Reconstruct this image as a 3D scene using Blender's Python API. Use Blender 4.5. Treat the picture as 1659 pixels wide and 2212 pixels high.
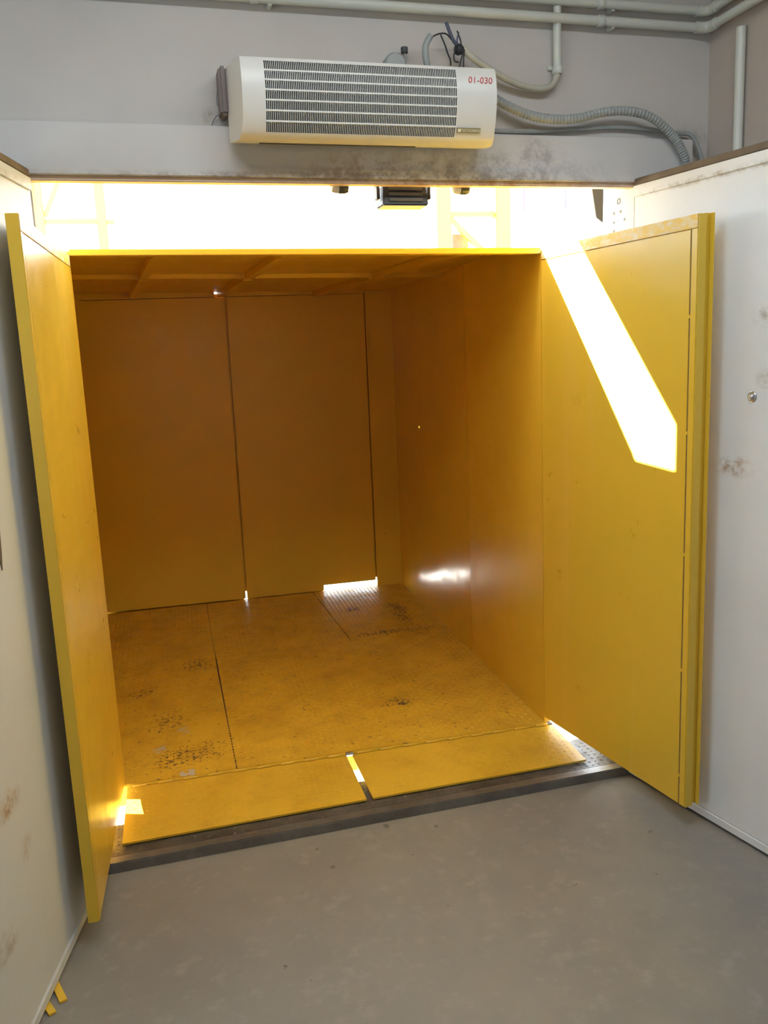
import bpy, bmesh, math, random
from mathutils import Vector, Matrix
random.seed(7)
for o in list(bpy.data.objects): bpy.data.objects.remove(o)
sc = bpy.context.scene
COL = sc.collection

# ------------------------------------------------------------------ camera
F, YAW, PIT, ROL = 1827.0, 0.22890, 0.18274, -0.04296
cam_d = bpy.data.cameras.new('camera'); cam = bpy.data.objects.new('camera', cam_d); COL.objects.link(cam)
cam_d.sensor_width = 36.0; cam_d.lens = 36.0 * F / 2212.0; cam_d.clip_start = 0.05; cam_d.clip_end = 300
fw = Vector((math.sin(YAW)*math.cos(PIT), math.cos(YAW)*math.cos(PIT), -math.sin(PIT)))
rt = Vector((math.cos(YAW), -math.sin(YAW), 0)); up = rt.cross(fw)
r2 = rt*math.cos(ROL) + up*math.sin(ROL); u2 = up*math.cos(ROL) - rt*math.sin(ROL)
M = Matrix((r2, u2, -fw)).transposed().to_4x4(); M.translation = Vector((0.3614, -3.5924, 1.7768))
cam.matrix_world = M
sc.camera = cam

# ------------------------------------------------------------------ sky, sun, added fill lights, exposure
w = bpy.data.worlds.new('sky'); sc.world = w; w.use_nodes = True
bg = w.node_tree.nodes['Background']; bg.inputs[0].default_value = (0.72, 0.87, 1.0, 1); bg.inputs[1].default_value = 9.5
sun_d = bpy.data.lights.new('sun', 'SUN'); sun = bpy.data.objects.new('sun', sun_d); COL.objects.link(sun)
sun_d.energy = 190.0; sun_d.angle = math.radians(0.5); sun_d.color = (1.0, 0.97, 0.91)
sun.rotation_euler = Vector((0.8900, -0.2590, -0.3750)).to_track_quat('-Z', 'Y').to_euler()
def area(name, loc, aim, sx, sy, energy, color):
    d = bpy.data.lights.new(name, 'AREA'); d.shape = 'RECTANGLE'; d.size = sx; d.size_y = sy; d.energy = energy; d.color = color
    o = bpy.data.objects.new(name, d); COL.objects.link(o); o.location = loc
    o.rotation_euler = (Vector(aim) - Vector(loc)).to_track_quat('-Z', 'Y').to_euler(); return o
area('ceiling_fill', (0.95, -2.0, 3.35), (0.95, -1.9, 0), 2.4, 0.4, 46, (0.86, 0.94, 1.0))  # added overhead fill for the front wall and floor, no modelled fixture
area('rear_fill', (-0.2, -6.6, 1.9), (0.6, 0, 1.4), 2.6, 1.5, 16, (0.95, 0.97, 1.0))  # added weak fill from behind the camera, the rear wall is solid
area('side_fill', (-3.1, -2.9, 1.7), (2.2, -1.0, 1.5), 2.4, 1.5, 90, (0.74, 0.90, 1.0))  # added cool fill from the left, the wall there has no opening
sc.view_settings.view_transform = 'Standard'; sc.view_settings.look = 'None'
sc.view_settings.gamma = 1; sc.view_settings.use_curve_mapping = False; sc.view_settings.exposure = -0.15
sc.cycles.diffuse_bounces = 8; sc.cycles.max_bounces = 14
sc.cycles.use_denoising = True

# ------------------------------------------------------------------ materials
class NT:
    def __init__(s, name):
        s.m = bpy.data.materials.new(name); s.m.use_nodes = True; s.t = s.m.node_tree; s.n = s.t.nodes
        s.b = s.n['Principled BSDF']; s.tc = s.n.new('ShaderNodeTexCoord').outputs['Object']
    def new(s, ty, **kw):
        n = s.n.new(ty)
        for k, v in kw.items(): setattr(n, k, v)
        return n
    def link(s, a, b): s.t.links.new(a, b)
    def noise(s, scale, detail=4, rough=0.6, stretch=None):
        n = s.new('ShaderNodeTexNoise'); n.inputs['Scale'].default_value = scale; n.inputs['Detail'].default_value = detail
        n.inputs['Roughness'].default_value = rough
        src = s.tc
        if stretch:
            mp = s.new('ShaderNodeMapping'); mp.inputs['Scale'].default_value = stretch; s.link(src, mp.inputs['Vector']); src = mp.outputs[0]
        s.link(src, n.inputs['Vector']); return n.outputs['Fac']
    def ramp(s, v, lo, hi, a=0.0, b=1.0):
        n = s.new('ShaderNodeMapRange'); n.interpolation_type = 'SMOOTHSTEP'
        s.link(v, n.inputs[0]); n.inputs[1].default_value = lo; n.inputs[2].default_value = hi; n.inputs[3].default_value = a; n.inputs[4].default_value = b
        return n.outputs[0]
    def math(s, op, a, b):
        n = s.new('ShaderNodeMath', operation=op)
        for i, v in enumerate((a, b)):
            if isinstance(v, (int, float)): n.inputs[i].default_value = v
            else: s.link(v, n.inputs[i])
        return n.outputs[0]
    def spot(s, c, rad):
        mp = s.new('ShaderNodeMapping'); s.link(s.tc, mp.inputs['Vector'])
        mp.inputs['Scale'].default_value = [1.0/r for r in rad]
        mp.inputs['Location'].default_value = [-ci/r for ci, r in zip(c, rad)]
        ln = s.new('ShaderNodeVectorMath', operation='LENGTH'); s.link(mp.outputs[0], ln.inputs[0])
        return s.ramp(ln.outputs['Value'], 0.2, 1.0, 1.0, 0.0)
    def mix(s, fac, a, b):
        n = s.new('ShaderNodeMix', data_type='RGBA'); s.link(fac, n.inputs[0])
        for i, v in ((6, a), (7, b)):
            if isinstance(v, (tuple, list)): n.inputs[i].default_value = (*v[:3], 1)
            else: s.link(v, n.inputs[i])
        return n.outputs[2]
    def bump(s, h, strength, dist=0.002, prev=None):
        n = s.new('ShaderNodeBump'); n.inputs['Strength'].default_value = strength; n.inputs['Distance'].default_value = dist
        s.link(h, n.inputs['Height'])
        if prev: s.link(prev, n.inputs['Normal'])
        return n.outputs[0]
    def done(s, col, rough, normal=None, metal=0.0, spec=0.5):
        if isinstance(col, (tuple, list)): s.b.inputs['Base Color'].default_value = (*col[:3], 1)
        else: s.link(col, s.b.inputs['Base Color'])
        if isinstance(rough, (int, float)): s.b.inputs['Roughness'].default_value = rough
        else: s.link(rough, s.b.inputs['Roughness'])
        s.b.inputs['Metallic'].default_value = metal; s.b.inputs['Specular IOR Level'].default_value = spec
        if normal: s.link(normal, s.b.inputs['Normal'])
        return s.m

YEL = (0.71, 0.450, 0.040); YEL2 = (0.62, 0.385, 0.030)
def yellow(name, rough=0.34, wave=0.35, streak=False):
    t = NT(name)
    col = t.mix(t.ramp(t.noise(1.3, 5), 0.35, 0.7), YEL, (0.66, 0.445, 0.038))
    if streak:
        col = t.mix(t.ramp(t.noise(9, 3, 0.6, (1, 1, 0.03)), 0.5, 0.75, 0, 0.35), col, (0.78, 0.50, 0.09))
    col = t.mix(t.ramp(t.noise(38, 3), 0.74, 0.78, 0, 0.5), col, (0.20, 0.10, 0.03))
    nb = t.bump(t.noise(2.2, 2), wave, 0.02); nb = t.bump(t.noise(420, 2), 0.06, 0.001, nb)
    return t.done(col, t.ramp(t.noise(6, 4), 0.3, 0.7, rough*0.85, rough*1.2), nb)
M_YEL = yellow('yellow_paint'); M_YELS = yellow('yellow_streaked_paint', 0.32, 0.25, True); M_YELG = yellow('yellow_gloss_paint', 0.22, 0.45)
t = NT('yellow_scraped_rail_paint')
c = t.mix(t.ramp(t.noise(14, 6, 0.75, (1, 1, 2.5)), 0.42, 0.62), YEL, (0.70, 0.60, 0.36))
c = t.mix(t.ramp(t.noise(26, 4, 0.7, (1, 1, 3)), 0.64, 0.70), c, (0.30, 0.22, 0.13))
M_RAIL = t.done(c, 0.5, t.bump(t.noise(40, 3), 0.1, 0.002))
def yellow_floor(name, amount, metal_wear):
    t = NT(name)
    fine = t.noise(55, 4, 0.7)
    wear = t.ramp(t.noise(2.6, 5, 0.65), 0.50, 0.78)
    s = t.spot((0.32, 1.42, 0), (0.16, 0.22, 1))
    for c, r in (((1.62, 1.60, 0), (0.52, 0.10, 1)), ((1.35, 0.47, 0), (0.16, 0.10, 1)), ((0.16, 0.62, 0), (0.16, 0.24, 1)), ((1.75, 1.95, 0), (0.12, 0.5, 1)), ((0.25, 0.2, 0), (0.3, 0.2, 1)), ((0.02, 1.05, 0), (0.12, 0.12, 1)), ((1.45, 2.2, 0), (0.10, 0.14, 1))):
        s = t.math('MAXIMUM', s, t.spot(c, r))
    m = t.math('ADD', t.math('MULTIPLY', wear, 0.50), t.math('MULTIPLY', s, 0.52))
    m = t.math('MULTIPLY', m, amount)
    k = t.math('ADD', fine, t.math('MULTIPLY', m, 0.34))
    mask = t.ramp(k, 0.70, 0.76)
    col = t.mix(t.ramp(t.noise(1.7, 5), 0.35, 0.7), YEL, YEL2)
    col = t.mix(t.ramp(t.noise(7, 6, 0.7), 0.45, 0.75, 0, 0.4), col, (0.42, 0.22, 0.03))
    col = t.mix(mask, col, (0.085, 0.05, 0.028))
    col = t.mix(t.ramp(t.noise(42, 2, 0.5, (1, 1.6, 1)), 0.665, 0.70, 0, 0.75), col, (0.13, 0.07, 0.03)) if amount > 0.5 else col
    col = t.mix(t.ramp(t.noise(3.2, 6, 0.75), 0.40, 0.72, 0, 0.35), col, (0.30, 0.15, 0.03)) if amount > 0.5 else col
    sc_ = t.math('MAXIMUM', t.spot((0.13, 0.31, 0), (0.05, 0.07, 1)), t.math('MAXIMUM', t.spot((0.24, 0.48, 0), (0.05, 0.08, 1)), t.spot((0.26, 0.02, 0), (0.06, 0.05, 1))))
    col = t.mix(t.math('MULTIPLY', t.ramp(sc_, 0.3, 0.5), t.ramp(t.noise(30, 3), 0.45, 0.55)), col, (0.55, 0.50, 0.42))
    nb = t.bump(t.noise(2.0, 2), 0.3, 0.02); nb = t.bump(fine, 0.15, 0.002, nb)
    return t.done(col, t.ramp(t.noise(9, 4), 0.3, 0.7, 0.30, 0.5), nb)
M_YFL = yellow_floor('yellow_worn_floor_paint', 1.0, 0); M_YTR = yellow_floor('yellow_worn_tread_paint', 1.7, 0); M_YFLAP = yellow_floor('yellow_ramp_paint', 0.15, 0)

def whitepaint(name, base, spots=(), dirt=0.25, rough=0.45, smear=(0.30, 0.17, 0.07)):
    t = NT(name)
    col = t.mix(t.ramp(t.noise(1.5, 5), 0.35, 0.75), base, [c*0.90 for c in base])
    col = t.mix(t.ramp(t.noise(22, 6, 0.75), 0.62, 0.80, 0, dirt), col, (0.33, 0.30, 0.26))
    for c, r, cl in spots:
        m = t.math('MULTIPLY', t.spot(c, r), t.ramp(t.noise(16, 6, 0.75), 0.40, 0.66))
        col = t.mix(m, col, cl)
    nb = t.bump(t.noise(3.0, 3), 0.15, 0.01); nb = t.bump(t.noise(260, 2), 0.05, 0.001, nb)
    return t.done(col, rough, nb)
RUST = (0.30, 0.16, 0.05); GREY = (0.36, 0.33, 0.28)
M_LEAFR = whitepaint('white_leaf_paint_right', (0.70, 0.72, 0.73), [((0.52, 0, 1.33), (0.12, 1, 0.05), RUST), ((0.68, 0, 1.64), (0.10, 1, 0.06), GREY), ((0.66, 0, 1.86), (0.10, 1, 0.06), GREY), ((0.5, 0, 2.35), (0.9, 1, 0.02), GREY)])
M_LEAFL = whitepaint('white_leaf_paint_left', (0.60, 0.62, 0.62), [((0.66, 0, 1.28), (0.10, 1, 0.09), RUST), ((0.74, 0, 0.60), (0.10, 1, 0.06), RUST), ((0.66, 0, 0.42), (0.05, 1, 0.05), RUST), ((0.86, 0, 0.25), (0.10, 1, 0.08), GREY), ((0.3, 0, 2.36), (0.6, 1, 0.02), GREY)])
M_WALL = whitepaint('plaster_grey_white', (0.56, 0.53, 0.50), [((2.45, 0.04, 2.55), (0.12, 1, 0.12), GREY), ((0.54, 0.04, 2.60), (0.04, 1, 0.05), GREY)], 0.10, 0.85)
M_WALLR = whitepaint('plaster_pinkish', (0.46, 0.40, 0.35), (), 0.12, 0.85)
M_BEAM = whitepaint('beam_dirty_white_paint', (0.58, 0.57, 0.56), [((1.45, 0, 2.44), (0.75, 1, 0.10), (0.30, 0.28, 0.28)), ((1.05, 0, 2.43), (0.25, 1, 0.09), (0.36, 0.29, 0.27)), ((1.75, 0, 2.50), (0.12, 1, 0.10), (0.34, 0.32, 0.31)), ((1.0, 0, 2.405), (1.4, 1, 0.025), (0.26, 0.22, 0.20))], 0.35, 0.55)
M_LIP = whitepaint('rusty_lip_paint', (0.66, 0.53, 0.43), [((1.5, 0, 2.39), (0.9, 1, 0.05), (0.42, 0.24, 0.12))], 0.3, 0.6)
M_CEIL = whitepaint('ceiling_paint', (0.60, 0.57, 0.53), (), 0.05, 0.9)
M_PIPE = whitepaint('pipe_cream_paint', (0.60, 0.62, 0.56), (), 0.12, 0.4)
M_AC = whitepaint('heater_cream_enamel', (0.74, 0.72, 0.66), (), 0.04, 0.32)
M_POST = whitepaint('flaking_white_post_paint', (0.66, 0.63, 0.58), [((0, 0, 2.3), (1, 1, 0.25), (0.33, 0.20, 0.12))], 0.5, 0.6)
def plain(name, col, rough=0.5, metal=0.0, var=0.12, scale=12, bump=0.05):
    t = NT(name); c = t.mix(t.ramp(t.noise(scale, 4), 0.35, 0.7), col, [x*(1-var) for x in col])
    return t.done(c, rough, t.bump(t.noise(scale*8, 3), bump, 0.002), metal)
M_BLACK = plain('heater_inside_black', (0.02, 0.021, 0.024), 0.7)
M_DARK = plain('dark_grey_metal', (0.05, 0.052, 0.055), 0.45)
M_LAMPG = plain('floodlight_glass', (0.16, 0.16, 0.15), 0.12)
M_CORR = plain('grey_conduit_plastic', (0.33, 0.35, 0.34), 0.45)
M_CREAMC = plain('cream_conduit_plastic', (0.48, 0.46, 0.38), 0.45)
M_RUBBER = plain('brown_seal_rubber', (0.15, 0.115, 0.085), 0.8, 0, 0.3)
M_BRACK = plain('brown_grey_bracket', (0.20, 0.16, 0.15), 0.6)
M_WIRE = plain('black_wire_insulation', (0.03, 0.03, 0.035), 0.5)
M_WIREB = plain('blue_grey_wire_insulation', (0.08, 0.09, 0.14), 0.5)
M_CHROME = plain('zinc_steel', (0.55, 0.55, 0.54), 0.3, 0.9)
M_WHITEP = plain('white_plastic', (0.75, 0.76, 0.76), 0.35)
M_RED = plain('red_marker_ink', (0.55, 0.06, 0.07), 0.6)
M_BADGE = plain('badge_olive_plate', (0.30, 0.25, 0.12), 0.35); M_BADGET = plain('badge_raised_letters', (0.85, 0.80, 0.55), 0.3)
M_GND = plain('pale_concrete_ground', (0.50, 0.48, 0.44), 0.9, 0, 0.2, 1.5)
M_FAR = plain('pale_render_far_building', (0.70, 0.66, 0.66), 0.9, 0, 0.1, 0.5)
M_FARW = plain('far_window_violet_frame', (0.13, 0.09, 0.17), 0.6); M_GLASS = plain('far_window_glass', (0.50, 0.55, 0.60), 0.08)
M_MAST = plain('mast_yellow_paint', (0.80, 0.55, 0.05), 0.45)
M_RODV = plain('mast_rod_violet_grey', (0.20, 0.19, 0.28), 0.5)
t = NT('concrete_floor')
c = t.mix(t.ramp(t.noise(0.9, 6), 0.3, 0.72), (0.235, 0.222, 0.206), (0.19, 0.18, 0.168))
c = t.mix(t.ramp(t.noise(14, 6, 0.7), 0.5, 0.75, 0, 0.45), c, (0.31, 0.29, 0.265))
c = t.mix(t.ramp(t.noise(5.5, 3), 0.72, 0.76, 0, 0.8), c, (0.085, 0.075, 0.07))
c = t.mix(t.ramp(t.noise(17, 2), 0.755, 0.775, 0, 0.8), c, (0.08, 0.07, 0.065))
M_CONC = t.done(c, t.ramp(t.noise(4, 4), 0.3, 0.7, 0.42, 0.7), t.bump(t.noise(60, 5), 0.12, 0.003))
t = NT('dirty_sill_steel')
c = t.mix(t.ramp(t.noise(6, 6, 0.7), 0.35, 0.7), (0.060, 0.054, 0.050), (0.125, 0.115, 0.105))
c = t.mix(t.ramp(t.noise(40, 3), 0.66, 0.72), c, (0.26, 0.25, 0.23))
M_SILL = t.done(c, t.ramp(t.noise(9, 4), 0.3, 0.7, 0.35, 0.65), t.bump(t.noise(80, 4), 0.2, 0.002), 0.35)
t = NT('worn_angle_steel')
c = t.mix(t.ramp(t.noise(8, 6, 0.7), 0.35, 0.7), (0.15, 0.14, 0.13), (0.22, 0.21, 0.195))
M_ANGLE = t.done(c, 0.36, t.bump(t.noise(60, 4), 0.12, 0.002), 0.5)

# ------------------------------------------------------------------ mesh helpers
class MB:
    def __init__(s): s.v = []; s.f = []
    def add(s, vs, fs):
        o = len(s.v); s.v += [tuple(v) for v in vs]; s.f += [tuple(i+o for i in f) for f in fs]; return s
    def box(s, x0, x1, y0, y1, z0, z1):
        return s.hexa([(x0,y0),(x1,y0),(x1,y1),(x0,y1)], z0, z1)
    def hexa(s, q, z0, z1):
        n = len(q)
        z0 = z0 if isinstance(z0, (list, tuple)) else [z0]*n; z1 = z1 if isinstance(z1, (list, tuple)) else [z1]*n
        vs = [(p[0], p[1], z) for p, z in zip(q, z0)] + [(p[0], p[1], z) for p, z in zip(q, z1)]
        fs = [tuple(reversed(range(n))), tuple(range(n, 2*n))] + [(i, (i+1) % n, n+(i+1) % n, n+i) for i in range(n)]
        return s.add(vs, fs)
    def bar(s, a, b, wd, ht, upv=(0, 0, 1)):
        a = Vector(a); b = Vector(b); d = (b-a).normalized(); u = Vector(upv); x = d.cross(u).normalized(); u = x.cross(d)
        vs = []
        for p in (a, b):
            for sx, sz in ((-1,-1),(1,-1),(1,1),(-1,1)): vs.append(p + x*(sx*wd/2) + u*(sz*ht/2))
        return s.add(vs, [(3,2,1,0),(4,5,6,7),(0,1,5,4),(1,2,6,5),(2,3,7,6),(3,0,4,7)])
    def tube(s, pts, r, n=10, caps=True):
        pts = [Vector(p) for p in pts]; rr = r if isinstance(r, (list, tuple)) else [r]*len(pts)
        T = [(pts[min(i+1, len(pts)-1)] - pts[max(i-1, 0)]).normalized() for i in range(len(pts))]
        ref = Vector((0, 0, 1)) if abs(T[0].z) < 0.9 else Vector((1, 0, 0))
        x = T[0].cross(ref).normalized(); vs = []
        for i, p in enumerate(pts):
            x = (x - T[i]*x.dot(T[i])).normalized(); y = T[i].cross(x)
            for k in range(n):
                a = 2*math.pi*k/n; vs.append(p + (x*math.cos(a) + y*math.sin(a))*rr[i])
        fs = []
        for i in range(len(pts)-1):
            for k in range(n):
                fs.append((i*n+k, i*n+(k+1) % n, (i+1)*n+(k+1) % n, (i+1)*n+k))
        if caps: fs += [tuple(reversed(range(n))), tuple(range((len(pts)-1)*n, len(pts)*n))]
        return s.add(vs, fs)
    def lathe(s, prof, c, axis, n=20):
        axis = Vector(axis).normalized(); pts = [Vector(c) + axis*h for r, h in prof]
        ref = Vector((0, 0, 1)) if abs(axis.z) < 0.9 else Vector((1, 0, 0))
        x = axis.cross(ref).normalized(); y = axis.cross(x); vs = []
        for (r, h), p in zip(prof, pts):
            for k in range(n):
                a = 2*math.pi*k/n; vs.append(p + (x*math.cos(a) + y*math.sin(a))*max(r, 1e-4))
        fs = [(i*n+k, i*n+(k+1) % n, (i+1)*n+(k+1) % n, (i+1)*n+k) for i in range(len(prof)-1) for k in range(n)]
        fs += [tuple(reversed(range(n))), tuple(range((len(prof)-1)*n, len(prof)*n))]
        return s.add(vs, fs)
    def extr(s, poly, x0, x1, xt0=None, xt1=None):
        # poly in (y,z), swept along x; per-vertex x offsets allowed
        n = len(poly); a0 = xt0 or [x0]*n; a1 = xt1 or [x1]*n
        vs = [(a0[i], p[0], p[1]) for i, p in enumerate(poly)] + [(a1[i], p[0], p[1]) for i, p in enumerate(poly)]
        return s.add(vs, [tuple(range(n)), tuple(reversed(range(n, 2*n)))] + [(i, n+i, n+(i+1) % n, (i+1) % n) for i in range(n)])
    def build(s, name, mat, parent=None, bevel=0.0, smooth=False, kind=None, label=None):
        me = bpy.data.meshes.new(name); me.from_pydata(s.v, [], s.f); me.validate()
        bm = bmesh.new(); bm.from_mesh(me); bmesh.ops.recalc_face_normals(bm, faces=bm.faces)
        if bevel: bmesh.ops.bevel(bm, geom=list(bm.edges), offset=bevel, segments=2, affect='EDGES', clamp_overlap=True)
        bm.to_mesh(me); bm.free()
        if smooth:
            for p in me.polygons: p.use_smooth = True
            try: me.set_sharp_from_angle(angle=math.radians(40))
            except Exception: pass
        me.materials.append(mat)
        o = bpy.data.objects.new(name, me); COL.objects.link(o)
        if parent: o.parent = parent
        if kind: o['kind'] = kind
        if label: o['label'] = label
        return o
def spline(pts, n=8):
    P = [Vector(p) for p in pts]; P = [P[0]*2-P[1]] + P + [P[-1]*2-P[-2]]; out = []
    for i in range(1, len(P)-2):
        for k in range(n):
            t = k/n; a, b, c, d = P[i-1], P[i], P[i+1], P[i+2]
            out.append(0.5*((2*b) + (c-a)*t + (2*a-5*b+4*c-d)*t*t + (-a+3*b-3*c+d)*t**3))
    out.append(P[-2]); return out
TB = 0.03901; BO = Vector((0, -0.5145, 0)); BX = Vector((math.cos(TB), math.sin(TB), 0)); BY = Vector((-math.sin(TB), math.cos(TB), 0))
def B(s, t, z): return BO + BX*s + BY*t + Vector((0, 0, z))
def bset(o):                                            # building frame: local axes along the wall, into the wall, up
    o.location = BO; o.rotation_euler = (0, 0, TB); return o
def struct(o): o['kind'] = 'structure'; return o
def tag(o, label, cat, group=None):
    o['label'] = label; o['category'] = cat
    if group: o['group'] = group
    return o
def empty(name, loc=(0, 0, 0), rz=0.0, parent=None):
    o = bpy.data.objects.new(name, None); COL.objects.link(o); o.location = loc; o.rotation_euler = (0, 0, rz); o.empty_display_size = 0.1
    if parent: o.parent = parent
    return o
def tread(mb, inside, x0, x1, y0, y1, zf, pitch=0.03, L=0.0125, Wd=0.0045, h=0.0022):
    nx = int((x1-x0)/pitch)+1; ny = int((y1-y0)/pitch)+1
    for i in range(nx):
        for j in range(ny):
            x = x0+(i+.5)*pitch; y = y0+(j+.5)*pitch
            if not inside(x, y): continue
            a = math.pi/4 if (i+j) % 2 else -math.pi/4; c, s_ = math.cos(a), math.sin(a); z = zf(x, y)
            q = [(L, 0), (0, Wd), (-L, 0), (0, -Wd)]
            mb.add([(x+c*u-s_*v, y+s_*u+c*v, z-0.0003) for u, v in q] + [(x, y, z+h)], [(0,1,4),(1,2,4),(2,3,4),(3,0,4)])

Z0 = -0.10
# ------------------------------------------------------------------ building shell
SR = 2.52
struct(bset(MB().box(-3.2, SR+0.2, -6.6, 0.05, Z0-0.3, Z0).build('floor', M_CONC)))
wf = MB().box(-3.2, SR+0.2, 0.04, 0.372, 2.460, 3.5)
wf.box(-3.2, -0.190, 0.04, 0.372, Z0-1.4, 2.460).box(-0.190, -0.055, 0.04, 0.14, Z0, 2.460)
wf.box(2.30, SR+0.2, 0.04, 0.372, Z0-1.4, 2.460).box(2.245, 2.30, 0.04, 0.24, Z0, 2.460)
wf.box(-0.247, 2.30, 0.05, 0.275, Z0-1.4, Z0-0.02)
struct(bset(wf.build('wall_front', M_WALL)))
struct(bset(MB().box(SR, SR+0.2, -6.6, 0.04, Z0, 3.5).build('wall_right', M_WALLR)))
struct(bset(MB().box(-3.4, -3.2, -6.6, 0.04, Z0, 3.5).build('wall_left', M_WALL)))
wb = MB().box(-3.4, SR+0.2, -6.8, -6.6, Z0, 3.5)
struct(bset(wb.build('wall_back', M_WALL)))
struct(bset(MB().box(-3.4, SR+0.2, -6.8, 0.372, 3.5, 3.7).build('ceiling', M_CEIL)))
# steel lintel beam over the opening
lint = empty('trim_1'); bset(lint); struct(lint); lint['label'] = 'white painted steel lintel beam with grey smudges over the opening'
MB().box(-0.40, 2.427, 0.0, 0.06, 2.403, 2.567).build('beam_web', M_BEAM, lint, 0.004)
MB().box(-0.40, 2.427, -0.006, 0.0, 2.403, 2.432).build('lower_flange', M_BEAM, lint, 0.002)
MB().box(-0.40, 2.30, 0.012, 0.055, 2.386, 2.403).build('rusty_lip', M_LIP, lint, 0.003, label='rusty orange lower lip of the beam')
# jambs
pj = empty('trim_2'); bset(pj); struct(pj); pj['label'] = 'flaking white steel jamb post with bolt holes right of the opening'
MB().box(2.165, 2.245, 0.0, 0.235, Z0, 2.386).build('jamb_post', M_POST, pj, 0.003)
for (tt, z, r) in ((0.115, 2.352, 0.013), (0.15, 2.31, 0.006), (0.10, 2.31, 0.006), (0.15, 2.275, 0.005), (0.07, 2.275, 0.005), (0.15, 2.24, 0.006), (0.08, 2.20, 0.005)):
    MB().lathe([(r, 0), (r, 0.002), (r*0.6, 0.002), (r*0.55, -0.004)], (2.1655, tt, z), (-1, 0, 0), 12).build('bolt_hole', M_DARK, pj)
MB().add([(2.166, 0.236, 2.44), (2.130, 0.27, 2.44), (2.160, 0.236, 2.15), (2.166, 0.244, 2.44), (2.130, 0.278, 2.44), (2.160, 0.244, 2.15)],
         [(0,1,2),(3,5,4),(0,3,4,1),(1,4,5,2),(2,5,3,0)]).build('rubber_flap', M_DARK, pj)
# threshold
th = empty('trim_3'); bset(th); struct(th); th['label'] = 'dirty grey steel threshold with chequer plate and worn angle edge'
MB().box(-0.247, 2.165, -0.012, 0.040, Z0-0.02, -0.060).build('angle_bar', M_ANGLE, th, 0.004)
MB().hexa([(-0.247, 0.046), (2.165, 0.046), (2.165, 0.34), (1.9, 0.29), (-0.247, 0.28)], Z0-0.01, -0.066).build('chequer_plate', M_SILL, th, 0.002)
tm = MB(); tread(tm, lambda x, y: True, -0.24, 2.16, 0.05, 0.28, lambda x, y: -0.066); tm.build('chequer_tread', M_SILL, th, kind='stuff')
# outside ground
g = struct(MB().box(-30, 40, -0.1, 60, -1.6, -1.5).build('ground', M_GND))

# ------------------------------------------------------------------ white warehouse door leaves
TW = 0.2256
def white_leaf(name, s0, ang, side, mat, ztop, wd, label):
    hd = (math.sin(ang)*side, -math.cos(ang))
    e = empty(name, B(s0, 0.0, 0), math.atan2(hd[1], hd[0])); struct(e); e['label'] = label
    y0, y1 = (0.0, 0.06) if side > 0 else (-0.06, 0.0)
    sg = -1 if side > 0 else 1                       # towards the room
    yf = 0.0
    MB().box(0, wd, y0, y1, Z0+0.045, ztop).build('leaf_panel', mat, e, 0.003)
    f1, f2 = sorted((yf+sg*0.0005, yf+sg*0.006))
    MB().box(0.0, wd, f1, f2, ztop-0.042, ztop-0.001).build('top_fold', mat, e, 0.002)
    MB().box(0.0, wd, min(y0, yf+sg*0.006), max(y1, yf+sg*0.006), Z0+0.012, Z0+0.044).build('bottom_skirt', mat, e, 0.002)
    a, b = sorted((yf+sg*0.004, yf-sg*0.055))
    MB().box(0.0, wd, a, b, ztop+0.0005, ztop+0.026).build('top_seal', M_RUBBER, e, 0.003, label='brown rubber seal along the top edge')
    for z in (0.3, 1.2, 2.1):
        MB().lathe([(0.014, -0.05), (0.016, -0.048), (0.016, 0.048), (0.014, 0.05)], (-0.004, yf-sg*0.062, z), (0, 0, 1), 12).build('hinge', mat, e, smooth=True)
    return e
wr = white_leaf('door_1', 2.164, TW, 1, M_LEAFR, 2.389, 1.12, 'large white sheet metal door leaf standing open on the right')
# dome bolt with washer on the right leaf
bo = MB().lathe([(0.019, 0.0), (0.019, 0.003), (0.0165, 0.005), (0.0165, 0.003), (0.012, 0.003), (0.011, 0.008), (0.007, 0.012), (0.002, 0.013)], (0, 0, 0), (0, -1, 0), 24).build('dome_bolt', M_CHROME, wr, smooth=True, label='shiny dome bolt head with round washer')
bo.location = (0.594, 0.0, 1.582)
wl = white_leaf('door_2', -0.055, 0.185, -1, M_LEAFL, 2.392, 1.12, 'large white sheet metal door leaf standing open on the left')
hl = MB().add([(0.575, 0.0002, 1.36), (0.585, 0.0002, 1.375), (0.60, 0.0002, 1.34), (0.603, 0.0002, 1.27), (0.592, 0.0002, 1.23), (0.583, 0.0002, 1.28),
               (0.575, 0.003, 1.36), (0.585, 0.003, 1.375), (0.60, 0.003, 1.34), (0.603, 0.003, 1.27), (0.592, 0.003, 1.23), (0.583, 0.003, 1.28)],
              [(5,4,3,2,1,0), (6,7,8,9,10,11)] + [(i, (i+1) % 6, 6+(i+1) % 6, 6+i) for i in range(6)]).build('torn_patch', M_RUBBER, wl, label='dark brown torn rust patch')

# ------------------------------------------------------------------ yellow goods lift cage
XL, XR, XW, D, H = -0.010, 1.955, -0.32, 2.735, 2.205
cage = empty('goods_lift_cage'); tag(cage, 'yellow steel goods lift cage with open double doors docked at the opening', 'lift cage')
ZF = -0.010
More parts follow.
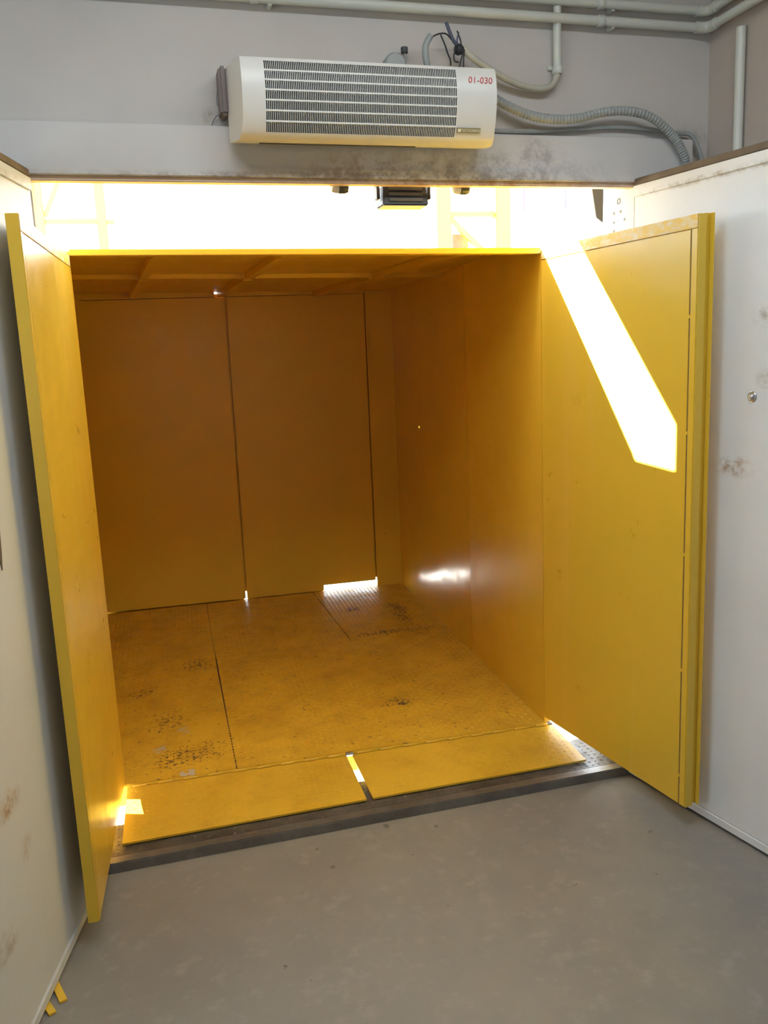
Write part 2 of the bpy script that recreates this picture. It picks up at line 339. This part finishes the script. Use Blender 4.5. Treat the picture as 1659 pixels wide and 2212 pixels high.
# floor plates (seams between them)
plates = [((XW, -0.005), (0.468, -0.005), (0.440, 1.385), (XW, 1.385)), ((XW, 1.391), (0.440, 1.391), (0.425, D), (XW, D)),
          ((0.474, -0.005), (XR+0.01, -0.005), (XR+0.01, 1.500), (0.446, 1.500)), ((0.444, 1.506), (1.296, 1.506), (1.236, D), (0.430, D)), ((1.302, 1.506), (XR+0.01, 1.506), (XR+0.01, D), (1.242, D))]
for q in plates: MB().hexa(q, ZF-0.012, ZF).build('floor_plate', M_YFL, cage)
tm = MB(); tread(tm, lambda x, y: True, XW+0.02, XR-0.01, 0.01, D-0.02, lambda x, y: ZF); tm.build('chequer_tread', M_YTR, cage, kind='stuff')
MB().box(XW-0.03, XR+0.04, -0.003, D+0.066, ZF-0.020, ZF-0.0125).build('seam_light_stop', M_RUBBER, cage)  # added dark backing, blocks light leaking up through the plate seams
# underframe, kept slender
uf = MB()
for y in (0.06, D-0.06): uf.box(XW-0.03, XR+0.04, y-0.03, y+0.03, ZF-0.115, ZF-0.0205)
for x in (XW+0.03, 0.82, XR-0.03): uf.box(x-0.03, x+0.03, 0.091, D-0.091, ZF-0.10, ZF-0.0205)
uf.build('underframe', M_YEL, cage)
# front sill bar with lumpy hinge knuckles
MB().box(XL-0.02, XR+0.01, -0.020, -0.006, ZF-0.060, ZF-0.001).build('front_sill', M_YEL, cage, 0.002)
# walls
def wall(x0, x1, y0, y1, m, dz=0.0):
    zt2 = lambda y: 2.202 + dz*0.5 + (0.052+dz*0.5)*min(1.0, y/0.5)
    ys = [y for y in (y0, 0.5, y1) if y0 <= y <= y1]
    poly = [(y0, ZF+0.001), (y1, ZF+0.001)] + [(y, zt2(y)) for y in sorted(set(ys), reverse=True)]
    MB().extr(poly, x0, x1).build('wall_panel', m, cage)
wall(XW-0.03, XW, 0.0, D, M_YEL, 0.034); wall(XR, XR+0.03, 0.0, 1.048, M_YEL); wall(XR+0.003, XR+0.03, 1.0482, D, M_YELG)
MB().box(XW-0.03, XL-0.002, -0.004, 0.036, ZF+0.001, 2.225).build('front_jamb', M_YEL, cage)
# front header and roof
zt = lambda x: 0.008 - 0.0095*(x-0.0)
MB().add([(x, y, z+zt(x)) for z in (2.200, 2.224) for x, y in ((XL, -0.004), (XR, -0.004), (XR, 0.05), (XL, 0.05))],
         [(3,2,1,0),(4,5,6,7),(0,1,5,4),(1,2,6,5),(2,3,7,6),(3,0,4,7)]).build('front_header', M_YEL, cage, 0.002)
CZ = lambda x: 2.268 - 0.014*(x-0.9)
def slab(x0, x1, y0, y1, za, zb):
    vs = [(x, y, CZ(x)+z) for z in (za, zb) for x, y in ((x0, y0), (x1, y0), (x1, y1), (x0, y1))]
    return MB().add(vs, [(3,2,1,0),(4,5,6,7),(0,1,5,4),(1,2,6,5),(2,3,7,6),(3,0,4,7)])
slab(XW-0.03, XR+0.03, 0.50, 1.44, 0.0, 0.006).build('roof_panel', M_YEL, cage)
slab(XW-0.03, XR+0.03, 1.441, D+0.05, 0.0, 0.006).build('roof_panel', M_YEL, cage)
MB().add([(x, y, z+d) for d in (0.0, 0.005) for x, y, z in ((XW-0.03, 0.03, 2.212+zt(XW)), (XR+0.03, 0.03, 2.212+zt(XR)), (XR+0.03, 0.502, CZ(XR)), (XW-0.03, 0.502, CZ(XW)))],
         [(3,2,1,0),(4,5,6,7),(0,1,5,4),(1,2,6,5),(2,3,7,6),(3,0,4,7)]).build('roof_front_slope', M_YEL, cage)
slab(XW, XR, 1.440, 1.480, -0.026, -0.001).build('roof_cross_beam', M_YEL, cage)
def rib(x0, y0, x1, y1, pts):
    vs = []
    for y, zt3, h in pts:
        x = x0 + (x1-x0)*(y-y0)/(y1-y0)
        for dx, dz in ((-0.022, -h), (0.022, -h), (0.022, 0), (-0.022, 0)): vs.append((x+dx, y, zt3(x)+dz))
    fs = [(3,2,1,0), tuple(range(4*len(pts)-4, 4*len(pts)))]
    for i in range(len(pts)-1): fs += [(4*i+q, 4*i+(q+1) % 4, 4*i+4+(q+1) % 4, 4*i+4+q) for q in range(4)]
    MB().add(vs, fs).build('roof_rib', M_YEL, cage)
c0 = lambda x: CZ(x)-0.001
for (xa, xb) in ((0.345, 0.095), (0.905, 0.70), (1.70, 1.39)):
    rib(xa, 0.05, xb, D, ((0.06, lambda x: 2.2145+zt(x), 0.004), (0.5, c0, 0.030), (1.438, c0, 0.034))); rib(xa, 0.05, xb, D, ((1.482, c0, 0.034), (D-0.01, c0, 0.034)))
# back doors
zb0 = ZF+0.004
MB().hexa([(XW-0.03, D+0.0005), (0.724, D+0.0005), (0.724, D+0.04), (XW-0.03, D+0.04)], [zb0+0.006, zb0+0.003, zb0+0.003, zb0+0.006], 2.236).build('back_door_leaf', M_YEL, cage, 0.002)
bp = [(0.736, zb0+0.004), (0.738, zb0), (1.331, zb0), (1.331, 0.036), (1.746, 0.036), (1.750, 2.236), (0.742, 2.236)]
MB().add([(x, D+0.006, z) for x, z in bp] + [(x, D+0.046, z) for x, z in bp],
         [(0,1,2),(0,2,3,6),(3,4,5,6),(7,9,8),(7,13,10,9),(10,13,12,11)] + [(i, (i+1) % 7, 7+(i+1) % 7, 7+i) for i in range(7)]).build('back_door_leaf', M_YEL, cage)
MB().box(0.700, 0.765, D+0.034, D+0.052, 0.045, 2.250).build('astragal_strip', M_YEL, cage)
MB().lathe([(0.004, 0.0), (0.004, 0.3)], (0.7305, D+0.022, 0.75), (0, 0, 1), 8).build('seam_bead', M_YELS, cage)
MB().box(1.757, XR+0.03, D-0.006, D+0.05, ZF-0.012, 2.2535).build('corner_post', M_YEL, cage, 0.003)
tr_ = MB().box(XW, 0.659, D-0.004, D+0.04, 2.240, 2.31).box(0.726, 1.756, D-0.004, D+0.04, 2.240, 2.31).box(0.659, 0.726, D-0.004, D+0.04, 2.274, 2.31)
tr_.build('back_header', M_YEL, cage)
MB().box(XW-0.03, XR+0.03, D+0.036, D+0.064, 2.20, 2.262).box(1.735, 1.80, D+0.036, D+0.064, 0.05, 2.20).box(XW-0.03, 0.712, D+0.036, D+0.064, -0.03, 0.06).box(0.742, 1.325, D+0.036, D+0.064, -0.03, 0.06).build('back_light_stop', M_YEL, cage)  # unseen strips added behind the doors to stop light leaking in
# swinging front door leaves
def leaf(hx, ang, side, wd, zb, zt_, label):
    hd = (math.sin(ang)*side, -math.cos(ang))
    e = empty('door_leaf', (hx, 0.0, 0), math.atan2(hd[1], hd[0]), cage); e['label'] = label
    # local x along the leaf, inner face at y=0, thickness away from the opening
    o = 1 if side > 0 else -1
    def bx(x0, x1, ya, yb, z0, z1): a, b = sorted((ya*o, yb*o)); return MB().box(x0, x1, a, b, z0, z1)
    ms = M_YELS
    q = [(0.004, 0.0), (wd-0.035, 0.0), (wd-0.035, 0.006*o), (0.004, 0.006*o)]
    MB().hexa(q, [zb+0.014, zb+0.003, zb+0.003, zb+0.014], zt_-0.050).build('door_skin', ms, e)
    bx(0.002, wd-0.0005, 0.007, 0.036, zb+0.040, zt_).build('core_panel', M_YEL, e)
    bx(0.004, wd-0.002, -0.0008, 0.006, zt_-0.046, zt_).build('top_rail', M_RAIL, e, 0.001)
    bx(wd-0.0345, wd-0.0285, 0.003, 0.0065, zb+0.002, zt_-0.048).build('seam_dirt_strip', M_RUBBER, e, label='dark seam line')  # dark strip added in the gap, stands for its line of dirt
    bx(wd-0.028, wd-0.0005, -0.0008, 0.006, zb+0.002, zt_-0.048).build('free_stile', M_YEL, e, 0.001)
    for z in (0.12, 0.55, 1.0, 1.45, 1.86):
        a = bx(wd-0.0355, wd-0.0275, -0.0016, 0.0029, z, z+0.012); a.build('weld_tack', M_YEL, e)
    # closing-edge channel
    bx(wd, wd+0.0025, 0.002, 0.036, zb, zt_).build('edge_strip', M_YEL, e)
    if side > 0:
        bx(wd-0.012, wd-0.008, 0.0365, 0.060, zb+0.002, zt_+0.004).build('edge_flange', M_YEL, e, 0.001)
        bx(wd-0.02, wd+0.012, 0.0605, 0.064, zb+0.002, zt_+0.004).build('edge_lip', M_YELS, e, 0.001)
    for z in (0.25, 1.1, 1.95):
        MB().lathe([(0.009, -0.05), (0.011, -0.048), (0.011, 0.048), (0.009, 0.05)], (-0.006, 0.022*o, z), (0, 0, 1), 12).build('hinge', M_YEL, e, smooth=True)
    return e
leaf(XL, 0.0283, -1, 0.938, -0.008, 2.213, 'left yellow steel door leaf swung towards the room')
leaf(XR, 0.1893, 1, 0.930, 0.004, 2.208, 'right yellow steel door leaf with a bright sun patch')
# ramp flaps
def flap(q, label):
    z1 = [-0.018, -0.018, -0.052, -0.052]; e = MB().hexa(q, [z-0.008 for z in z1], z1).build('ramp_flap', M_YFLAP, cage); e['label'] = label
    (ax, ay), (bx_, by_), (cx, cy), (dx, dy) = q
    tm = MB()
    def ins(x, y):
        k = (y-cy)/(by_-cy) if by_ != cy else 0
        yy = dy + (cy-dy)*((x-dx)/(cx-dx)); return x > max(ax, dx)+0.012 and x < min(bx_, cx)-0.004+max(0, (cx-bx_)*0.5) and y > yy+0.012 and y < -0.035
    def zf(x, y):
        yy = dy + (cy-dy)*((x-dx)/(cx-dx)); k = (y+0.022)/(yy+0.022); return -0.018 + k*(-0.034)
    tread(tm, ins, min(ax, dx), max(bx_, cx), min(cy, dy), -0.02, zf, 0.026, 0.011, 0.004, 0.0016); tm.build('chequer_tread', M_YFLAP, e, kind='stuff')
    MB().box(ax, bx_, -0.0235, -0.0203, -0.030, -0.0195).build('groove_strip', M_RUBBER, e)  # dark strip added to block light from below and darken the groove
    n = 9
    for i in range(n):
        x = ax + (bx_-ax)*(i+0.5)/n
        MB().lathe([(0.005, -0.03), (0.0065, -0.028), (0.0065, 0.028), (0.005, 0.03)], (x, -0.0225, -0.013), (1, 0, 0), 8).build('hinge_knuckle', M_YEL, e, smooth=True)
    return e
flap([(0.000, -0.024), (0.966, -0.024), (0.984, -0.372), (-0.002, -0.408)], 'left chequer plate ramp flap with a sunlit corner')
flap([(0.992, -0.024), (1.985, -0.024), (2.006, -0.339), (1.012, -0.370)], 'right chequer plate ramp flap')
for x in (0.970, 0.989):
    MB().lathe([(0.009, -0.008), (0.010, -0.006), (0.010, 0.006), (0.009, 0.008)], (x, -0.034, -0.008), (1, 0, 0), 6).build('flap_bolt', M_CHROME, cage, label='zinc bolt head between the flaps')

# ------------------------------------------------------------------ air heater above the opening
ac = empty('air_heater', B(1.06, 0.035, 2.47), TB); tag(ac, 'cream wall heater with black slotted grille and red number above the opening', 'heater')
S0, T0, ZB = 1.06, 0.035, 2.47
prof = [(-0.190, 2.728), (-0.198, 2.716), (-0.205, 2.690), (-0.209, 2.660), (-0.209, 2.625), (-0.204, 2.590), (-0.194, 2.555), (-0.180, 2.526), (-0.168, 2.509), (-0.150, 2.492), (-0.125, 2.490), (-0.040, 2.503), (-0.035, 2.735), (-0.150, 2.737)]
P = [(a-T0, b-ZB) for a, b in prof]; n = len(P)
def tatz(z):
    for (a, b), (c_, d) in zip(P[:11], P[1:11]):
        if d <= z <= b: return a + (c_-a)*(z-b)/(d-b)
    return P[0][0]
def tpr(t): return 0.030*max(0, min(1, (t+T0+0.19)/0.14))   # end caps flare towards the wall
gs0, gs1, gi0, gi1 = 0.700-S0, 1.352-S0, 1, 8              # grille window: between profile points 1 and 8
cols = [None, gs0, gs1, None]; rows = []
for (t_, z_) in P:
    rows.append([(0.626-S0-tpr(t_), t_, z_), (gs0, t_, z_), (gs1, t_, z_), (1.497-S0+tpr(t_)*0.6, t_, z_)])
mb = MB(); vs = [v for r in rows for v in r]; fs = []
for i in range(n):
    j = (i+1) % n
    for c_ in range(3):
        if c_ == 1 and gi0 <= i < gi1: continue
        fs.append((i*4+c_, i*4+c_+1, j*4+c_+1, j*4+c_))
fs += [tuple(i*4 for i in range(n)), tuple(reversed([i*4+3 for i in range(n)]))]
mb.add(vs, fs).build('housing', M_AC, ac, smooth=True)
gz1, gz0 = P[gi0][1], P[gi1][1]
N = 14; zs = [gz0 + (gz1-gz0)*k/N for k in range(N+1)]
vs = []; 
for z in zs: vs += [(gs0-0.002, tatz(z)+0.012, z), (gs1+0.002, tatz(z)+0.012, z)]
MB().add(vs, [(2*k, 2*k+1, 2*k+3, 2*k+2) for k in range(N)]).build('grille_backing', M_BLACK, ac)
nf = 108; mb = MB(); pit = (gs1-gs0)/nf
for i in range(nf+1):
    x = gs0 + i*pit; vs = []
    for z in zs: t_ = tatz(z); vs += [(x-0.0010, t_+0.0005, z), (x+0.0010, t_+0.0005, z), (x+0.0010, t_+0.0045, z), (x-0.0010, t_+0.0045, z)]
    f_ = []
    for k in range(N):
        for q in range(3): a = 4*k+(q+3) % 4; b = 4*k+q; f_.append((a, b, b+4, a+4))
    mb.add(vs, f_)
mb.build('grille_fins', M_AC, ac, kind='stuff')
for k in range(1, 7):
    z = gz1 + (gz0-gz1)*(k/7.0); MB().box(gs0, gs1, tatz(z)-0.0012, tatz(z)+0.010, z-0.0026, z+0.0026).build('grille_bar', M_AC, ac)
MB().box(0.69-S0, 1.24-S0, -0.080-T0, -0.066-T0, 2.4955-ZB, 2.503-ZB).build('outlet_slot', M_DARK, ac)
MB().box(0.572-S0, 0.600-S0, -0.055-T0, 0.0, 2.590-ZB, 2.742-ZB).build('wall_bracket', M_BRACK, ac, 0.008, label='brown grey mounting bracket at the left end')
MB().box(1.30-S0, 1.34-S0, -0.034-T0, 0.004, 2.55-ZB, 2.70-ZB).build('wall_bracket', M_BRACK, ac, 0.004)
MB().tube(spline([(0.584-S0, -0.03-T0, 2.742-ZB), (0.574-S0, -0.01-T0, 2.70-ZB), (0.568-S0, 0.02-T0, 2.65-ZB), (0.578-S0, 0.02-T0, 2.615-ZB), (0.560-S0, 0.025-T0, 2.60-ZB), (0.545-S0, 0.03-T0, 2.575-ZB)]), 0.0011, 6).build('loose_wire', M_WIREB, ac)
def text(name, s, size, loc, rot, mat, parent, ext=0.0006, shear=0.0, wsp=1.0):
    c_ = bpy.data.curves.new(name, 'FONT'); c_.body = s; c_.size = size; c_.extrude = ext; c_.align_x = 'CENTER'; c_.align_y = 'CENTER'; c_.shear = shear; c_.space_character = wsp
    tmp = bpy.data.objects.new(name, c_); COL.objects.link(tmp); bpy.context.view_layer.update()
    me = bpy.data.meshes.new_from_object(tmp.evaluated_get(bpy.context.evaluated_depsgraph_get())); bpy.data.objects.remove(tmp)
    o = bpy.data.objects.new(name, me); COL.objects.link(o); o.parent = parent; o.location = loc; o.rotation_euler = rot
    me.materials.clear(); me.materials.append(mat); return o
zc = 2.683-ZB; text('marker_number', '01-030', 0.030, (1.437-S0, tatz(zc)-0.0008, zc), (math.radians(80), 0, math.radians(0)), M_RED, ac, 0.0004, 0.12, 1.05)['label'] = 'red handwritten number'
zc = 2.528-ZB; sl = math.radians(90+24)
bd = MB().box(-0.044, 0.044, -0.008, 0.008, -0.0015, 0.0015).build('badge', M_BADGE, ac, 0.0008, label='small olive name badge')
bd.location = (1.400-S0, tatz(zc)-0.0025, zc); bd.rotation_euler = (sl, 0, 0)
text('badge_lettering', '\u0422\u0415\u041f\u041b\u041e\u041c\u0410\u0428', 0.0125, (0.009, -0.0004, 0.0018), (0, 0, 0), M_BADGET, bd, 0.0004)
MB().box(-0.040, -0.029, -0.005, 0.005, 0.0016, 0.0026).build('badge_emblem', M_BADGET, bd)

# box, stub and wiring above the heater
jb = empty('junction_box', B(1.20, 0.04, 2.742), TB); tag(jb, 'grey round junction box with dark knob standing above the heater', 'junction box')
MB().lathe([(0.036, 0.0), (0.039, 0.004), (0.039, 0.045), (0.034, 0.052)], (0, -0.002, 0.045), (0, -1, 0), 20).build('box_body', M_CORR, jb, smooth=True)
MB().box(-0.03, 0.034, -0.05, -0.002, 0.0, 0.034).build('box_base', M_CORR, jb, 0.004)
MB().lathe([(0.012, 0.0), (0.013, 0.002), (0.013, 0.018), (0.011, 0.020)], (0.040, -0.03, 0.088), (0, 0, 1), 12).build('knob', M_DARK, jb, smooth=True, label='dark knob')
MB().tube(spline([(0.04, -0.03, 0.088), (0.046, -0.03, 0.07), (0.035, -0.03, 0.05)]), 0.004, 8).build('knob_stem', M_CORR, jb, smooth=True)
def bt(pts): return [B(*p) for p in spline(pts, 8)]
o = MB().tube(bt([(1.322, -0.03, 2.742), (1.303, -0.045, 2.785), (1.298, -0.05, 2.828), (1.306, -0.05, 2.852), (1.320, -0.05, 2.872)]), 0.0115, 12).build('conduit_stub', M_CORR, smooth=True)
tag(o, 'short grey curved conduit stub rising behind the heater top', 'conduit')
wb_ = empty('wire_bundle', B(1.44, -0.02, 2.84), TB); tag(wb_, 'tangle of loose dark wires where the cream conduit ends', 'wires')
def wl_(pts): return [(p[0]-1.44, p[1]+0.02, p[2]-2.84) for p in spline(pts, 6)]
MB().tube(wl_([(1.386, -0.03, 2.925), (1.398, -0.03, 2.895), (1.412, -0.03, 2.866), (1.440, -0.02, 2.845)]), [0.0065]*18+[0.0075], 8).build('thick_wire', M_WIREB, wb_, smooth=True)
MB().lathe([(0.008, 0), (0.018, 0.008), (0.020, 0.02), (0.012, 0.034), (0.006, 0.038)], (-0.022, 0.0, 0.006), (1, 0, -0.25), 12).build('taped_joint', M_WIRE, wb_, smooth=True)
for pts in ([(1.325, -0.05, 2.868), (1.352, -0.04, 2.882), (1.380, -0.04, 2.884), (1.405, -0.03, 2.870), (1.43, -0.03, 2.85)],
            [(1.360, -0.04, 2.880), (1.374, -0.04, 2.850), (1.388, -0.03, 2.825), (1.402, -0.02, 2.805), (1.410, 0.0, 2.795)],
            [(1.430, -0.03, 2.85), (1.425, -0.03, 2.868), (1.432, -0.03, 2.895)], [(1.44, -0.03, 2.85), (1.438, -0.03, 2.87), (1.426, -0.03, 2.90)],
            [(1.45, -0.03, 2.84), (1.442, -0.03, 2.815), (1.43, -0.03, 2.775), (1.425, -0.03, 2.745)], [(1.42, -0.03, 2.84), (1.412, -0.03, 2.82), (1.414, -0.03, 2.80), (1.430, -0.03, 2.796)],
            [(1.452, -0.03, 2.84), (1.448, -0.03, 2.80), (1.446, -0.03, 2.745)]):
    MB().tube(wl_(pts), 0.0028, 6).build('thin_wire', M_WIRE if random.random() < 0.6 else M_WIREB, wb_, smooth=True)
o = MB().tube(bt([(1.452, -0.02, 2.846), (1.475, -0.02, 2.826), (1.521, -0.02, 2.797), (1.593, -0.01, 2.767), (1.666, 0.0, 2.743), (1.740, 0.005, 2.731), (1.795, 0.008, 2.736), (1.826, 0.01, 2.758), (1.838, 0.012, 2.785)]), 0.0125, 12).build('bent_conduit', M_CREAMC, smooth=True)
tag(o, 'smooth cream conduit sagging from the wire tangle to the wall pipe', 'conduit')
vc = empty('drop_pipe', B(1.841, 0.0, 2.775), TB); tag(vc, 'vertical painted pipe dropping from the upper pipes to the cream conduit', 'pipe')
MB().lathe([(0.0155, 0.02), (0.0155, 0.245)], (0, 0.015, 0), (0, 0, 1), 14).build('pipe_tube', M_PIPE, vc, smooth=True)
MB().lathe([(0.018, 0), (0.020, 0.003), (0.020, 0.022), (0.018, 0.026)], (0, 0.015, 0.012), (0, 0, 1), 14).build('coupling', M_PIPE, vc, smooth=True)
MB().box(-0.030, 0.030, 0.030, 0.038, 0.03, 0.045).build('pipe_clip', M_PIPE, vc, 0.002)
# corrugated hose
pts = spline([(1.525, 0.01, 2.725), (1.550, 0.005, 2.708), (1.585, -0.005, 2.684), (1.630, -0.015, 2.658), (1.715, -0.02, 2.629), (1.810, -0.02, 2.619), (1.905, -0.02, 2.625), (2.003, -0.025, 2.647), (2.101, -0.03, 2.655), (2.202, -0.03, 2.640), (2.284, -0.03, 2.594), (2.337, -0.03, 2.543), (2.375, -0.025, 2.484), (2.39, 0.0, 2.42)], 28)
dense = [B(*p) for p in pts]
o = MB().tube(dense, [0.0175 if i % 4 < 2 else 0.0150 for i in range(len(dense))], 12).build('corrugated_hose', M_CORR, smooth=False)
tag(o, 'thick grey corrugated hose arching from the heater to the right door', 'hose')
o = MB().tube(bt([(1.46, 0.026, 2.5815), (1.60, 0.022, 2.582), (1.734, 0.024, 2.585), (1.927, 0.024, 2.598), (2.086, 0.024, 2.610), (2.228, 0.022, 2.605), (2.374, 0.012, 2.592), (2.416, 0.005, 2.585), (2.446, 0.002, 2.545), (2.473, 0.002, 2.48)]), 0.0095, 8).build('thin_cable', M_CORR, smooth=True)
tag(o, 'thin dark grey cable running along the top of the lintel beam', 'cable')

# painted pipes high on the wall
def run(name, zoff, s_end, label):
    e = empty(name, B(-3.0, 0.0, zoff), TB); tag(e, label, 'pipe', None)
    S = lambda s: s+3.0
    MB().tube([(S(-3.1), 0, 0), (S(1.0), 0, 0), (S(s_end-0.05), 0, 0)], 0.017, 14).build('pipe_run', M_PIPE, e, smooth=True)
    MB().tube(spline([(S(s_end-0.052), 0, 0), (S(s_end-0.02), -0.003, 0), (S(s_end-0.002), -0.02, 0), (S(s_end), -0.055, 0)], 5), 0.021, 14).build('elbow', M_PIPE, e, smooth=True)
    MB().tube([(S(s_end), -0.05, 0), (S(s_end), -1.5, 0), (S(s_end), -4.5, 0)], 0.017, 14).build('pipe_run', M_PIPE, e, smooth=True)
    for s in (0.70, 2.0):
        MB().lathe([(0.019, 0), (0.0205, 0.002), (0.0205, 0.024), (0.019, 0.026)], (S(s), 0, 0), (1, 0, 0), 14).build('coupling', M_PIPE, e, smooth=True)
        MB().box(S(s)+0.06, S(s)+0.075, 0.0, 0.04, -0.022, 0.022).build('pipe_clip', M_PIPE, e, 0.002)
    return e
run('wall_pipe', 2.976, 2.478, 'lower of the two cream pipes high on the wall')
run('wall_pipe', 3.036, 2.478, 'upper of the two cream pipes high on the wall')
e = empty('riser_pipe', B(2.497, -0.175, 2.0), TB); tag(e, 'vertical cream pipe on the right wall behind the white door', 'pipe')
MB().lathe([(0.0175, 0), (0.0175, 0.92)], (0, 0, 0), (0, 0, 1), 14).build('pipe_tube', M_PIPE, e, smooth=True)
MB().box(-0.01, 0.022, -0.022, 0.022, 0.2, 0.215).build('pipe_clip', M_PIPE, e, 0.002)

# ------------------------------------------------------------------ fittings under the lintel
fl = empty('floodlight', B(1.245, 0.11, 2.386), TB); tag(fl, 'dark grey floodlight hanging face out under the lintel beam', 'floodlight')
MB().add([(x, y, z) for z, w2, y0, y1 in ((0.014, 0.082, -0.030, 0.055), (-0.062, 0.090, -0.042, 0.06)) for x, y in ((-w2, y0), (w2, y0), (w2, y1), (-w2, y1))],
         [(3,2,1,0),(4,5,6,7),(0,1,5,4),(1,2,6,5),(2,3,7,6),(3,0,4,7)]).build('lamp_body', M_DARK, fl, 0.005)
for k in range(3):
    MB().box(-0.066, 0.066, -0.047+0.003*k, -0.036+0.0035*k, -0.048+0.02*k, -0.036+0.02*k).build('cooling_rib', M_LAMPG, fl, 0.002)
for s_ in (-1, 1):
    MB().box(s_*0.100-0.006, s_*0.100+0.006, -0.02, 0.02, -0.036, 0.016).build('bracket_arm', M_DARK, fl, 0.002)
    MB().lathe([(0.008, 0), (0.010, 0.002), (0.010, 0.010), (0.007, 0.012)], (s_*0.092, 0, -0.022), (s_, 0, 0), 10).build('bracket_knob', M_CHROME, fl, smooth=True)
MB().box(-0.106, 0.106, -0.02, 0.02, 0.0165, 0.0205).build('bracket_plate', M_DARK, fl)
for s, lab in ((0.992, 'small white and blue-grey round fitting under the lintel left of the floodlight'), (1.465, 'small white and dark round fitting under the lintel right of the floodlight')):
    e = empty('round_fitting', B(s, 0.08, 2.388), TB); tag(e, lab, 'fitting')
    MB().lathe([(0.008, -0.032), (0.017, -0.026), (0.021, -0.012), (0.021, -0.002)], (0, 0, 0.0), (1, 0, 0), 16).build('white_cap', M_WHITEP, e, smooth=True)
    MB().lathe([(0.022, 0.0), (0.022, 0.022), (0.018, 0.034)], (0, 0, -0.001), (1, 0, 0), 16).build('dark_body', M_DARK, e, smooth=True)
    MB().box(-0.012, 0.012, -0.012, 0.012, 0.021, 0.028).build('mount', M_DARK, e)

# ------------------------------------------------------------------ strips on the concrete by the left door
for (x, y, a), lab in zip(((-0.150, -1.122, 1.18), (-0.180, -1.168, 1.08)), ('yellow wooden strip on the concrete by the left white door, further one', 'yellow wooden strip on the concrete by the left white door, nearer the camera')):
    o = MB().box(-0.052, 0.052, -0.011, 0.011, 0.0, 0.008).build('wooden_strip', M_YEL, None, 0.001); o.location = (x, y, Z0+0.0002); o.rotation_euler = (0, 0, -a); tag(o, lab, 'strip', 'yellow strips by the left door')

# ------------------------------------------------------------------ outside, seen over the cage roof
mr = empty('lift_mast', (2.72, 3.0, -1.5)); tag(mr, 'yellow lattice lift mast standing right of the cage with diagonal brace', 'mast')
X = lambda x: x-2.72; Z = lambda z: z+1.5
for x, z1 in ((2.95, 5.2), (2.46, 5.2)): MB().box(X(x)-0.06, X(x)+0.06, -0.06, 0.06, 0, Z(z1)).build('mast_post', M_MAST, mr, 0.004)
for z in (-0.6, 0.4, 1.4, 2.45, 2.835, 3.6, 4.6): MB().box(X(2.525), X(2.885), -0.03, 0.03, Z(z)-0.02, Z(z)+0.02).build('cross_bar', M_MAST, mr)
for z in (-0.58, 0.42, 1.42): MB().bar((X(2.53), 0, Z(z)+0.02), (X(2.88), 0, Z(z)+0.92), 0.04, 0.04, (0, 1, 0)).build('brace', M_MAST, mr)
MB().bar((X(2.53), 0, Z(2.80)), (X(2.88), 0, Z(2.48)), 0.04, 0.04, (0, 1, 0)).build('brace', M_MAST, mr)
MB().box(X(2.56), X(2.70), 0.07, 0.30, Z(2.45), Z(2.70)).build('drive_box', M_RUBBER, mr, 0.006, label='brown drive box behind the brace')
ml = empty('lift_mast', (-0.32, 3.4, -1.5)); tag(ml, 'pale yellow lattice lift mast at the left behind the cage roof', 'mast')
X = lambda x: x+0.32
for x in (-0.54, -0.10): MB().box(X(x)-0.035, X(x)+0.035, -0.04, 0.04, 0, Z(5.2)).build('mast_post', M_MAST, ml, 0.004)
for z in (-0.6, 0.4, 1.4, 2.3, 2.86, 3.7, 4.6): MB().box(X(-0.504), X(-0.136), -0.025, 0.025, Z(z)-0.02, Z(z)+0.02).build('cross_bar', M_MAST, ml)
for z in (-0.58, 0.42, 1.42, 2.88): MB().bar((X(-0.50), 0, Z(z)+0.02), (X(-0.14), 0, Z(z)+0.78), 0.035, 0.035, (0, 1, 0)).build('brace', M_MAST, ml)
MB().tube([(X(-0.02), 0, Z(2.85)), (X(-0.03), 0, Z(3.0)), (X(-0.03), 0, Z(3.02))], 0.012, 8).build('guide_rod', M_RODV, ml, label='violet grey rod')
MB().box(X(-0.065), X(-0.01), -0.02, 0.02, Z(2.84), Z(2.87)).build('rod_clamp', M_MAST, ml)
fb = empty('far_building', (9.6, 14.0, -1.5)); tag(fb, 'pale building with violet framed windows far behind the lift mast', 'building')
MB().box(-2.6, 14, 0, 8, 0, 9.2).build('facade', M_FAR, fb)
MB().box(-2.8, 14.2, -0.2, 8.2, 9.21, 9.4).build('roof_slab', M_FAR, fb, 0.03)
for i, x in enumerate((-1.30, 1.0, 3.4, 5.8, 8.2)):
    for z in (0.9, 3.5, 6.12):
        f = MB().box(x-0.52, x+0.52, -0.08, -0.01, z, z+0.10).box(x-0.52, x+0.52, -0.08, -0.01, z+1.4, z+1.5).box(x-0.52, x-0.42, -0.08, -0.01, z+0.10, z+1.4).box(x+0.42, x+0.52, -0.08, -0.01, z+0.10, z+1.4).build('window', M_FARW, fb)
        MB().box(x-0.42, x+0.42, -0.05, -0.02, z+0.10, z+1.4).build('pane', M_GLASS, f)
